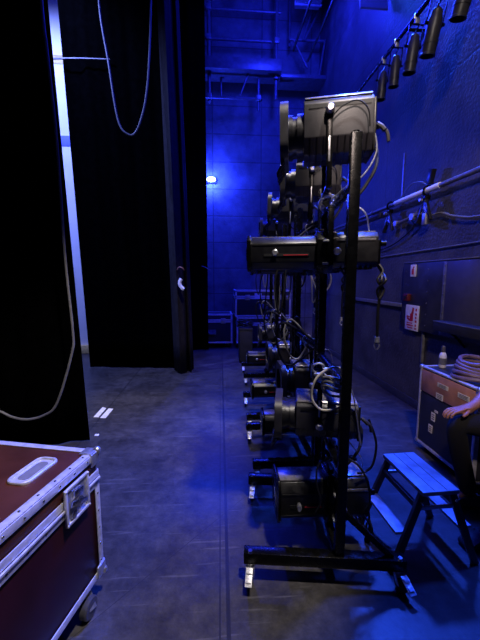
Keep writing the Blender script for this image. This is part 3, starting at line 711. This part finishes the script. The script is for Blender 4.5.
# wall cabinet, signs, shelf
t = thing('wall_cabinet', 'dark painted metal cabinet panel on the right wall under the conduit', 'cabinet', (2.5, 3.50, 1.39))
MB().box((-.03, 0, 0), (.06, 1.24, .81), bev=.006).build('body', M['cabinet'], t)
MB().box((-.066, -.50, .0), (.012, .62, .78), bev=.004).build('door', M['cabinet_door'], t)
b = MB(); b.box((-.064, -.16, 0), (.008, .05, .78), bev=.002)
for k in range(8): b.ball((-.07, -.16, -.35 + k * .1), .008, (.6, 1, 1), 8)
b.build('hinge_strip', M['pipe'], t)
b = MB()
for k in range(6): b.ball((-.062, .12, -.33 + k * .13), .009, (.6, 1, 1), 8)
for k in range(5): b.ball((-.062, .55, -.30 + k * .15), .007, (.6, 1, 1), 8)
b.build('rivets', M['pipe'], t)
MB().box((-.045, .0, .41), (.05, 1.25, .012), bev=.003).build('top_edge', M['pipe'], t)
t = thing('wall_shelf', 'black wall shelf with a metal edge above the brown front case', 'shelf', (2.5, 2.75, 1.12))
MB().box((-.11, 0, 0), (.22, 1.0, .10), bev=.005).build('board', M['case_black'], t)
MB().box((-.222, 0, .045), (.006, 1.0, .012), bev=.002).build('edge_strip', M['pipe'], t)
b = MB()
for y in (-.3, .3): b.bar((-.01, y, -.2), (-.16, y, -.05), .02, .02)
b.build('brackets', M['black_steel'], t)
tag(MB().box((2.485, 3.70, .80), (.03, .03, .40), bev=.004).build('corner_strip', M['pipe']), 'short upright metal strip on the wall behind the brown front case', 'strip')
def sign(y, z, w, h, label, shapes):
    t = thing('wall_sign', label, 'sign', (2.437, y, z), group='red and white safety signs')
    MB().box((-.003, 0, 0), (.006, w, h), bev=.001).build('plate', M['sign_white'], t)
    b = MB()
    for poly in shapes: b.prism(poly, lambda u, v: (-.0055, -u * w, v * h), lambda u, v: (-.008, -u * w, v * h))
    b.build('red_print', M['sign_red'], t); return t
def rect(x0, y0, x1, y1): return [(x0, y0), (x1, y0), (x1, y1), (x0, y1)]
sign(3.90, 1.70, .115, .145, 'small red and white extinguisher sign at the top of the cabinet panel',
     [rect(-.10, -.32, .12, .12), [(-.06, .12), (.08, .12), (.06, .22), (-.02, .22)], rect(-.03, .2, .04, .34), [(.04, .28), (.2, .34), (.2, .28), (.04, .22)], [(-.22, -.3), (-.16, -.3), (-.16, .0), (-.12, .14), (-.16, .18), (-.22, .02)]])
sign(3.87, 1.125, .27, .31, 'larger red and white instruction sign with a pictogram below the small one',
     [rect(-.12, -.06, .10, .16), [(-.12, -.06), (-.34, .0), (-.36, -.07), (-.1, -.16), (.1, -.12), (.1, -.06)], [(-.06, .16), (.12, .16), (.16, .38), (.04, .42), (.0, .25)], [(-.38, .06), (-.14, .04), (-.14, .0), (-.4, .0)],
      rect(-.36, -.24, -.2, -.2), rect(-.16, -.24, .06, -.2), rect(-.36, -.34, -.02, -.28), rect(-.3, -.43, .1, -.39), rect(.02, -.34, .12, -.28),
      rect(.26, .28, .36, .38), rect(.26, .12, .38, .2), rect(.27, -.02, .36, .06), rect(.26, -.17, .38, -.08), rect(.27, -.33, .36, -.24), rect(.26, -.44, .38, -.38)])
t = thing('alarm_button', 'small dark red call button between the two safety signs', 'button', (2.44, 3.98, 1.37))
MB().box((-.02, 0, 0), (.045, .10, .09), bev=.006).build('housing', M['dull_red'], t)
b = MB(); b.cyl((-.042, 0, 0), (-.05, 0, 0), .02); b.box((-.044, -.035, .03), (.004, .012, .012)); b.build('push_plate', M['dark_slot'], t)
tag(MB().box((2.47, 5.0, 1.255), (.05, 1.72, .05), bev=.006).build('wall_rail', M['pipe']), 'short horizontal rail on the wall left of the larger sign', 'rail')

# ------------------------------------------------------------------ cases by the back wall
def tcase(label, x, y, z, w, d, h, group, wheels):
    t = thing('flight_case', label, 'case', (x, y, z), group=group)
    zb = .12 if wheels else .012
    body = MB().box((0, 0, (zb + h) / 2), (w - .01, d - .01, h - zb), bev=.004).build('body', M['case_black'], t)
    b = MB(); e = .035
    for sx in (-1, 1):
        for sy in (-1, 1): b.box((sx * (w / 2 - e / 2), sy * (d / 2 - e / 2), (zb + h) / 2), (e + .004, e + .004, h - zb), bev=.004)
    for zz in (zb + e / 2, h - e / 2, h - .16 - e * .6, h - .16 + e * .6):
        for s in (-1, 1): b.box((0, s * (d / 2 - .002), zz), (w, .008, e), bev=.002); b.box((s * (w / 2 - .002), 0, zz), (.008, d, e), bev=.002)
        if zz > h - .1:
            for s in (-1, 1): b.box((0, s * (d / 2 - e / 2), h), (w, e, .006), bev=.001); b.box((s * (w / 2 - e / 2), 0, h), (e, d, .006), bev=.001)
    b.build('edging', M['alu'], t)
    b = MB()
    for sx in (-1, 1):
        for sy in (-1, 1):
            for zz in (zb, h): b.ball((sx * (w / 2 - .012), sy * (d / 2 - .012), zz + (-.012 if zz == h else .012)), .028, n=10)
    b.build('corners', M['steel'], t)
    for sx in (-.28, .28):
        b = MB(); b.box((sx * w, -d / 2 - .006, h - .16), (.11, .012, .12), bev=.004); b.box((sx * w, -d / 2 - .014, h - .16), (.06, .012, .03), bev=.003); b.build('latch', M['steel'], t)
    b = MB(); b.box((0, -d / 2 - .004, zb + (h - zb) * .38), (.2, .008, .12), bev=.003); b.tube([(-.07, -d / 2 - .01, zb + (h - zb) * .42), (-.06, -d / 2 - .03, zb + (h - zb) * .36), (.06, -d / 2 - .03, zb + (h - zb) * .36), (.07, -d / 2 - .01, zb + (h - zb) * .42)], .009, n=6); b.build('handle', M['pipe'], t)
    if wheels:
        for sx in (-1, 1):
            for sy in (-1, 1):
                x_, y_ = sx * (w / 2 - .12), sy * (d / 2 - .1)
                b = MB(); b.box((x_, y_, zb - .008), (.1, .1, .016)); b.bar((x_ - .025, y_, zb - .01), (x_ - .025, y_ + .02, .045), .005, .04); b.bar((x_ + .025, y_, zb - .01), (x_ + .025, y_ + .02, .045), .005, .04); f = b.build('caster', M['steel'], t)
                b = MB(); b.lathe([(0, -.018), (.045, -.018), (.05, -.01), (.05, .01), (.045, .018), (0, .018)], (x_, y_ + .02, .05), (x_ + 1, y_ + .02, .05), 16); b.build('wheel', M['rubber'], f)
    return t
BG = 'black flight cases by the back wall'
tcase('lower black flight case by the back wall, another case stacked on it', 1.13, 7.78, 0, 1.24, .62, .725, BG, True)
c_ = tcase('upper black flight case stacked by the back wall, white paper on its front', 1.12, 7.78, .731, 1.28, .62, .61, BG, False)
b = MB(); b.box((-.12, -.316, .48), (.16, .004, .13)); b.build('paper_label', M['label'], c_)
tcase('black flight case by the back wall beside the farthest curtain, left of the stack', -.06, 7.84, 0, .95, .6, .80, BG, True)
t = thing('storage_box', 'black upright box standing on the floor in front of the back wall cases', 'box', (.60, 6.3, 0))
MB().box((0, 0, .33), (.25, .30, .60), bev=.012).build('body', M['case_black'], t)
MB().box((0, 0, .645), (.262, .312, .05), bev=.012).build('lid', M['cabinet'], t)
for sx in (-1, 1):
    for sy in (-1, 1): MB().cyl((sx * .09, sy * .11, 0), (sx * .09, sy * .11, .032), .02, n=10).build('foot', M['rubber'], t)
pts = []
for k in range(60):
    a = k * .62; r_ = .13 + .03 * math.sin(k * 1.7)
    pts.append((.60 + r_ * math.cos(a), 6.3 + r_ * math.sin(a), .69 + .002 * k + .012 * math.sin(k * 2.3)))
tag(MB().tube(pts, .011, n=6, sub=3).build('cable_coil', M['cable_black']), 'dark coil of cable lying on the black upright box', 'cable')

# lamp high on the back wall
t = thing('wall_lamp', 'bright blue white bulkhead lamp high on the back wall', 'lamp', (-.04, 8.2, 3.92))
MB().box((0, -.02, 0), (.26, .04, .15), bev=.012).build('base', M['cabinet'], t)
MB().ball((0, -.075, 0), .085, (1.25, .6, .62), 20).build('dome', M['bulb'], t)
b = MB(); b.tube([(-.13, -.04, 0), (-.10, -.10, 0), (0, -.135, 0), (.10, -.10, 0), (.13, -.04, 0)], .006, n=6); b.build('guard', M['steel'], t)

# ------------------------------------------------------------------ pipe gallery above the back wall
t = thing('pipe_gallery', 'blue lit pipe gallery with decks high at the back wall', 'gallery', (0, 7.8, 0))
for x, zt, zb in ((-.06, 7.95, 5.45), (1.41, 7.95, 5.55), (1.02, 5.95, 5.3)):
    MB().cyl((x, 0, zb), (x, 0, zt), .038, n=14).build('post', M['gallery'], t)
for x, zt, zb in ((1.72, 7.95, 6.7), (.2, 6.2, 5.6)):
    MB().cyl((x, .1, zb), (x, .1, zt), .025, n=12).build('post', M['gallery'], t)
for z, x0, x1 in ((7.3, -.2, 1.5), (6.72, -.2, 1.3), (5.55, -.2, 1.1), (6.79, 1.7, 2.5)):
    MB().cyl((x0, 0, z), (x1, 0, z), .03, n=14).build('rail', M['gallery'], t)
MB().box((.64, .02, 6.13), (1.7, .5, .24), bev=.01).build('deck', M['gallery'], t)
MB().box((2.0, .1, 5.98), (1.0, .5, .08), bev=.01).build('side_deck', M['gallery'], t)
for p0, p1 in (((2.36, -.05, 7.9), (1.98, -.05, 6.75)), ((2.6, -.05, 7.9), (2.02, -.05, 6.75)), ((2.48, -.05, 6.79), (2.36, -.05, 6.0)), ((1.78, -.05, 6.75), (2.1, -.05, 6.2)), ((.9, -.05, 6.3), (.62, -.05, 5.6))):
    MB().cyl(p0, p1, .022, n=12).build('diagonal', M['gallery'], t)
for p in ((-.06, 0, 7.3), (-.06, 0, 6.72), (-.06, 0, 5.55), (1.41, 0, 6.72), (1.41, 0, 6.0), (1.02, 0, 5.55)): MB().box((p[0], -.03, p[2]), (.11, .1, .11), bev=.012).build('coupler', M['pipe'], t)
t = thing('air_duct', 'dark ceiling duct running above the right wall lamps', 'duct', (2.0, 6.3, 6.9))
MB().box((-.1, -.05, .25), (.5, 1.9, .4), bev=.01).build('body', M['gallery'], t)
for k in range(4): MB().box((-.1, -.9 + k * .56, .25), (.54, .04, .44), bev=.005).build('flange', M['pipe'], t)
t = thing('hanging_panel', 'pale blue lit panel hanging high by the right wall beyond the par lamps', 'panel', (2.26, 5.0, 5.6))
MB().box((0, 0, 0), (.40, .03, .56), (-.25, 0, 0), bev=.004).build('sheet', M['panel_blue'], t)  # plain pale panel; its blue comes from the lamps on it
for s_ in (-.17, .17): MB().cyl((s_, .08, .27), (s_, .08, 2.4), .006, n=8).build('hanger', M['black_steel'], t)
for x, y0, y1, z, lab in ((1.75, 3.5, 7.2, 6.2, 'left of two ceiling cable runs leading to the gallery'), (2.05, 3.5, 7.2, 6.0, 'right of two ceiling cable runs leading to the gallery')):
    tag(MB().tube([(x, y0, z + .6), (x, (y0 + y1) / 2, z + .3), (x - .1, y1, z)], .022).build('ceiling_cable', M['cable_black']), lab, 'cable', 'ceiling cable runs')

# ------------------------------------------------------------------ brown front case on the right
t = thing('flight_case', 'brown fronted flight case with paper labels against the right wall', 'case', (1.92, 2.5, 0))
y0, y1, zt = -.33, .36, .795; zb = .07
MB().box((.28, (y0 + y1) / 2, (zb + zt) / 2), (.55, y1 - y0 - .01, zt - zb), bev=.005).build('body', M['case_black'], t)
MB().box((.0, (y0 + y1) / 2, .675), (.012, y1 - y0 - .05, .20), bev=.003).build('front_board', M['case_brown'], t)
MB().box((.001, (y0 + y1) / 2, .33), (.010, y1 - y0 - .05, .46), bev=.003).build('lower_board', M['case_black'], t)
b = MB()
for y in (y0, y1):
    b.box((.012, y - math.copysign(.014, y), (zb + zt) / 2), (.036, .028, zt - zb), bev=.003)
    b.box((.28, y - math.copysign(.012, y), zt), (.55, .028, .012), bev=.002); b.box((.28, y - math.copysign(.012, y), zb), (.55, .028, .02), bev=.002)
b.box((.012, (y0 + y1) / 2, zt), (.036, y1 - y0, .016), bev=.003); b.box((.012, (y0 + y1) / 2, zb + .01), (.036, y1 - y0, .03), bev=.003)
b.build('edging', M['alu'], t)
b = MB()
for y in (y0, y1):
    for z in (zb + .01, zt - .004): b.ball((.008, y - math.copysign(.008, y), z), .025, n=10)
b.build('corners', M['steel'], t)
for y in (y0 + .06, y1 - .06):
    for x in (.08, .46): MB().cyl((x, y, 0), (x, y, zb), .028, n=14).build('foot', M['rubber'], t)
for y, z, w, h in ((.045, .70, .13, .036), (.075, .60, .085, .05), (.135, .395, .05, .075), (.16, .275, .05, .07), (-.19, .695, .12, .04), (.10, .455, .04, .02)):
    l = MB(); l.box((-.008, y, z), (.003, w, h)); lb = l.build('paper_label', M['label'], t)
    k = MB()
    for q in range(3 if h > .03 else 1): k.box((-.0100, y, z + h * (.26 - .26 * q)), (.001, w * .7, h * .1))
    k.build('label_lines', M['ink'], lb)
# coil of cable and a small bottle on it
t = thing('cable_coil', 'purplish brown coil of thick cable lying on the brown front case', 'cable', (2.13, 2.42, .80))
for k in range(5):
    pts = []
    for j in range(40):
        a = 2 * math.pi * j / 40; rr_ = .20 - .012 * k
        pts.append((rr_ * math.cos(a), rr_ * .85 * math.sin(a), .02 + .032 * k + .012 * math.sin(a * 2 + k)))
    MB().tube(pts, .018, n=8, sub=1, closed=True).build('turn', M['coil'], t)
t = thing('bottle', 'small white bottle with a dark cap standing on the brown front case', 'bottle', (2.06, 2.77, .801))
MB().lathe([(0, 0), (.027, 0), (.03, .006), (.03, .11), (.022, .135), (.013, .145), (0, .145)], (0, 0, 0), (0, 0, 1), 20).build('body', M['bottle'], t)
MB().lathe([(0, .143), (.017, .143), (.017, .19), (.012, .2), (0, .2)], (0, 0, 0), (0, 0, 1), 16).build('cap', M['cabinet_door'], t)
MB().lathe([(.0305, .03), (.0315, .03), (.0315, .09), (.0305, .09)], (0, 0, 0), (0, 0, 1), 20).build('band', M['pipe'], t)

# ------------------------------------------------------------------ double step stool
t = thing('step_stool', 'wooden double step stool with a blue lit top beside the nearest rack', 'step stool', (1.20, 1.75, 0), R(2))
b = MB(); b.box((0, 0, .458), (.215, .40, .026), bev=.006); b.build('top', M['stool_wood'], t)
b = MB()
for k in (-1, 1): b.box((k * .036, 0, .4715), (.003, .38, .001))
b.build('top_grooves', M['dark_slot'], t)
for sx in (-1, 1):
    for sy in (-1, 1):
        b = MB(); b.bar((sx * .085, sy * .165, .445), (sx * .25, sy * .185, .0), .04, .022, .003, up=(0, 1, 0)); b.build('leg', M['stool_leg'], t)
    b = MB(); b.box((sx * .19, 0, .215), (.075, .33, .018), bev=.004); b.build('step', M['stool_wood'], t)
    b = MB(); b.bar((sx * .115, -.16, .37), (sx * .115, .16, .37), .02, .035, .003); b.build('apron', M['stool_leg'], t)
b = MB()
for sy in (-1, 1): b.bar((-.12, sy * .172, .36), (.12, sy * .172, .36), .012, .02, .002)
b.build('spreader', M['steel'], t)
b = MB()
for sx in (-1, 1):
    for sy in (-1, 1): b.ball((sx * .10, sy * .187, .40), .008, n=8)
b.build('bolts', M['chrome'], t)

# ------------------------------------------------------------------ person seated at the right edge
def skin_mesh(name, verts, edges, m, parent=None, root=0, sub=2):
    me = bpy.data.meshes.new(name); me.from_pydata([v[0] for v in verts], edges, []); me.update()
    o = bpy.data.objects.new(name, me); COL.objects.link(o)
    if parent: o.parent = parent
    mo = o.modifiers.new('skin', 'SKIN'); mo.use_smooth_shade = True
    for i, v in enumerate(verts):
        sv = me.skin_vertices[0].data[i]; r = v[1]
        sv.radius = r if isinstance(r, tuple) else (r, r); sv.use_root = (i == root)
    ss = o.modifiers.new('sub', 'SUBSURF'); ss.levels = sub; ss.render_levels = sub
    me.materials.append(m); return o
P0 = thing('person', 'person in black clothes seated at the right edge, bare forearm resting on the knee', 'person', (2.06, 1.86, 0))
# coordinates local to the seat : -x is forward
hip = .60
BV = [((.02, 0, hip), (.13, .15)), ((.03, 0, .78), (.10, .14)), ((.0, 0, .95), (.11, .16)), ((-.02, 0, 1.08), (.09, .15)), ((-.04, 0, 1.16), .055), ((-.07, 0, 1.23), .055), ((-.09, 0, 1.30), (.085, .075)), ((-.10, 0, 1.38), (.098, .080)), ((-.09, 0, 1.45), (.07, .065)),
      ((-.01, .10, hip), .085), ((-.42, .17, .615), .058), ((-.27, .18, .10), .036), ((-.36, .182, .05), (.022, .018)),
      ((-.01, -.10, hip), .085), ((-.43, -.16, .60), .058), ((-.40, -.17, .10), .036), ((-.48, -.17, .05), (.022, .018)),
      ((-.02, .19, 1.06), .052), ((-.10, .27, .82), .043), ((-.27, .185, .745), .036), ((-.345, .165, .725), .028), ((-.40, .155, .722), (.040, .020)), ((-.425, .152, .718), (.040, .017)),
      ((-.02, -.19, 1.06), .052), ((-.08, -.25, .82), .043), ((-.30, -.18, .735), .032), ((-.345, -.17, .72), .027), ((-.40, -.165, .71), (.038, .018))]
BE = [(0, 1), (1, 2), (2, 3), (3, 4), (4, 5), (5, 6), (6, 7), (7, 8), (0, 9), (9, 10), (10, 11), (11, 12), (0, 13), (13, 14), (14, 15), (15, 16), (3, 17), (17, 18), (18, 19), (19, 20), (20, 21), (21, 22), (3, 23), (23, 24), (24, 25), (25, 26), (26, 27)]
# fingers : four chains and a thumb on each hand
def add_hand(base, wrist, s, curl):
    for k, (off, L) in enumerate(((.028, .072), (.010, .080), (-.010, .075), (-.027, .060))):
        b0 = V(BV[base][0]); i0 = len(BV)
        p1 = b0 + V((-.018, off * 1.0, .004)); p2 = p1 + V((-L * .45, off * .12, -.006)); p3 = p2 + V((-L * .32, 0, -L * .28 * curl)); p4 = p3 + V((-L * .10, 0, -L * .36 * curl))
        for p, r in ((p1, .0105), (p2, .0100), (p3, .009), (p4, .0075)): BV.append((tuple(p), r))
        BE.append((base, i0)); BE.extend(((i0, i0 + 1), (i0 + 1, i0 + 2), (i0 + 2, i0 + 3)))
    w = V(BV[wrist][0]); i0 = len(BV)
    p1 = w + V((-.02, s * .032, -.004)); p2 = p1 + V((-.032, s * .022, -.012)); p3 = p2 + V((-.030, s * .004, -.016))
    for p, r in ((p1, .014), (p2, .012), (p3, .010)): BV.append((tuple(p), r))
    BE.append((wrist, i0)); BE.extend(((i0, i0 + 1), (i0 + 1, i0 + 2)))
add_hand(22, 20, -1, 1.0); add_hand(27, 26, 1, 1.0)
body = skin_mesh('body', BV, BE, M['skin'], P0)
tr = [((.02, 0, hip + .02), (.145, .17)), ((-.01, .10, hip), .10), ((-.22, .14, .61), .085), ((-.42, .17, .615), .075), ((-.385, .172, .45), .065), ((-.27, .18, .085), .060), ((-.01, -.10, hip), .10), ((-.22, -.13, .605), .085), ((-.43, -.16, .60), .075), ((-.425, -.163, .45), .065), ((-.40, -.17, .085), .060), ((.03, 0, .74), (.125, .16))]
skin_mesh('trousers', tr, [(0, 1), (1, 2), (2, 3), (3, 4), (4, 5), (0, 6), (6, 7), (7, 8), (8, 9), (9, 10), (0, 11)], M['cloth_black'], P0)
sh = [((.03, 0, .74), (.125, .165)), ((.03, 0, .80), (.12, .16)), ((.0, 0, .95), (.13, .18)), ((-.02, 0, 1.08), (.11, .165)), ((-.035, 0, 1.13), (.075, .08)), ((-.02, .19, 1.06), .07), ((-.07, .245, .90), .064), ((-.02, -.19, 1.06), .07), ((-.06, -.235, .90), .064)]
skin_mesh('shirt', sh, [(0, 1), (1, 2), (2, 3), (3, 4), (3, 5), (5, 6), (3, 7), (7, 8)], M['cloth_black'], P0)
for s, x in ((1, -.27), (-1, -.40)):
    b = MB(); y = .182 * s if s > 0 else -.17
    sec = [(.07, .0), (.075, .05), (.05, .095), (-.02, .095), (-.08, .065), (-.16, .05), (-.19, .03), (-.19, .0)]
    b.prism(sec, lambda u, v: (x + u, y - .045, v + .004), lambda u, v: (x + u, y + .045, v + .004), bev=.014); b.build('shoe', M['rubber'], P0)
b = MB(); b.ball((-.075, 0, 1.415), .108, (1.02, .84, .82), 20); b.build('hair', M['hair'], P0)
for s in (-1, 1): MB().ball((-.185, s * .033, 1.375), .013, n=10).build('eye', M['eye'], P0)
b = MB(); b.prism([(-.185, 1.375), (-.215, 1.335), (-.19, 1.325)], lambda u, v: (u, -.014, v), lambda u, v: (u, .014, v), bev=.004); b.build('nose', M['skin'], P0)
b = MB(); b.ball((-.178, 0, 1.302), .024, (.4, 1, .3), 10); b.build('mouth', M['lip'], P0)
for s in (-1, 1): MB().ball((-.09, s * .083, 1.36), .03, (.6, .3, 1), 10).build('ear', M['skin'], P0)
t = thing('stool', 'black four legged stool under the seated person at the right edge', 'stool', (2.10, 1.86, 0))
MB().lathe([(0, .44), (.17, .44), (.18, .45), (.18, .475), (.17, .485), (0, .485)], (0, 0, 0), (0, 0, 1), 28).build('seat', M['case_black'], t)
for a in range(4):
    c, s_ = math.cos(R(45 + 90 * a)), math.sin(R(45 + 90 * a))
    MB().cyl((.16 * c * .8, .16 * s_ * .8, .442), (.2 * c, .2 * s_, 0), .016, n=12).build('leg', M['black_steel'], t)

# ------------------------------------------------------------------ light
def lamp(kind, name, loc, energy, color, target=None, size=.1, angle=60, blend=.5):
    d = bpy.data.lights.new(name, kind); d.energy = energy; d.color = color
    if kind == 'AREA': d.size = size
    else: d.shadow_soft_size = size
    if kind == 'SPOT': d.spot_size = R(angle); d.spot_blend = blend
    o = bpy.data.objects.new(name, d); COL.objects.link(o); o.location = loc
    if target is not None: o.rotation_euler = (V(target) - V(loc)).to_track_quat('-Z', 'Y').to_euler()
    return o
BLUE = (.012, .022, 1)
lamp('POINT', 'wall_lamp_light', (-.04, 7.95, 3.92), 420, (.015, .035, 1), size=.08)
lamp('POINT', 'blue_work_and_fill', (1.5, 6.2, 6.5), 340, BLUE, size=.3)
lamp('SPOT', 'blue_work_and_fill', (2.3, 5.4, 6.8), 6000, (.02, .08, 1), (.9, 2.2, .4), size=.3, angle=44, blend=.7)
lamp('POINT', 'blue_work_and_fill', (1.2, 3.6, 6.9), 170, BLUE, size=.3)  # added fill for the hanging panel, right wall and case fronts
lamp('SPOT', 'blue_work_and_fill', (2.35, 2.5, 6.4), 1400, (.02, .08, 1), (.7, 2.2, .5), size=.25, angle=46, blend=.7)  # added fill, brightens the tops of the low lamps
lamp('SPOT', 'blue_work_and_fill', (.5, 4.2, 7.3), 1800, BLUE, (.6, 7.6, .6), size=.3, angle=44, blend=.7)  # added fill for the fronts of the back cases
lamp('SPOT', 'house_and_fill', (1.0, .6, 5.4), 1000, (1, .90, .84), (-.52, 2.2, .8), size=.12, angle=37, blend=.35)
lamp('SPOT', 'house_and_fill', (.2, 2.2, 5.6), 480, (1, .90, .84), (.15, 3.9, 1.6), size=.12, angle=44, blend=.6)  # added fill for the lamps on the second and third racks
lamp('SPOT', 'house_and_fill', (1.0, .6, 5.4), 170, (1, .86, .78), (2.35, 3.9, 3.5), size=.12, angle=42, blend=.5)  # added fill for the par lamps and the pale sleeve
lamp('SPOT', 'side_fill', (.3, -.5, 4.0), 430, (1, .80, .72), (2.4, 3.2, 1.2), size=.15, angle=40, blend=.35)  # added warm fill on the brown front case, forearm and signs
lamp('SPOT', 'stage_wash', (-3.6, 4.2, 6.8), 2600, (.20, .27, 1), (-3.0, 7.2, 3.2), size=.2, angle=100, blend=.6)
w = bpy.data.worlds.new('World'); sc.world = w; w.use_nodes = True
w.node_tree.nodes['Background'].inputs[0].default_value = (.002, .003, .02, 1); w.node_tree.nodes['Background'].inputs[1].default_value = 1

# ------------------------------------------------------------------ camera
cd = bpy.data.cameras.new('camera'); cam = bpy.data.objects.new('camera', cd); COL.objects.link(cam)
cam.location = (0, 0, 1.6); cam.rotation_euler = (R(90 - 7.1), 0, R(-4.5))
cd.sensor_fit = 'HORIZONTAL'; cd.sensor_width = 36; cd.lens = 330 / 480 * 36; cd.clip_start = .02
sc.camera = cam
sc.view_settings.view_transform = 'Standard'; sc.view_settings.look = 'None'; sc.view_settings.gamma = 1; sc.view_settings.use_curve_mapping = False
sc.view_settings.exposure = 0
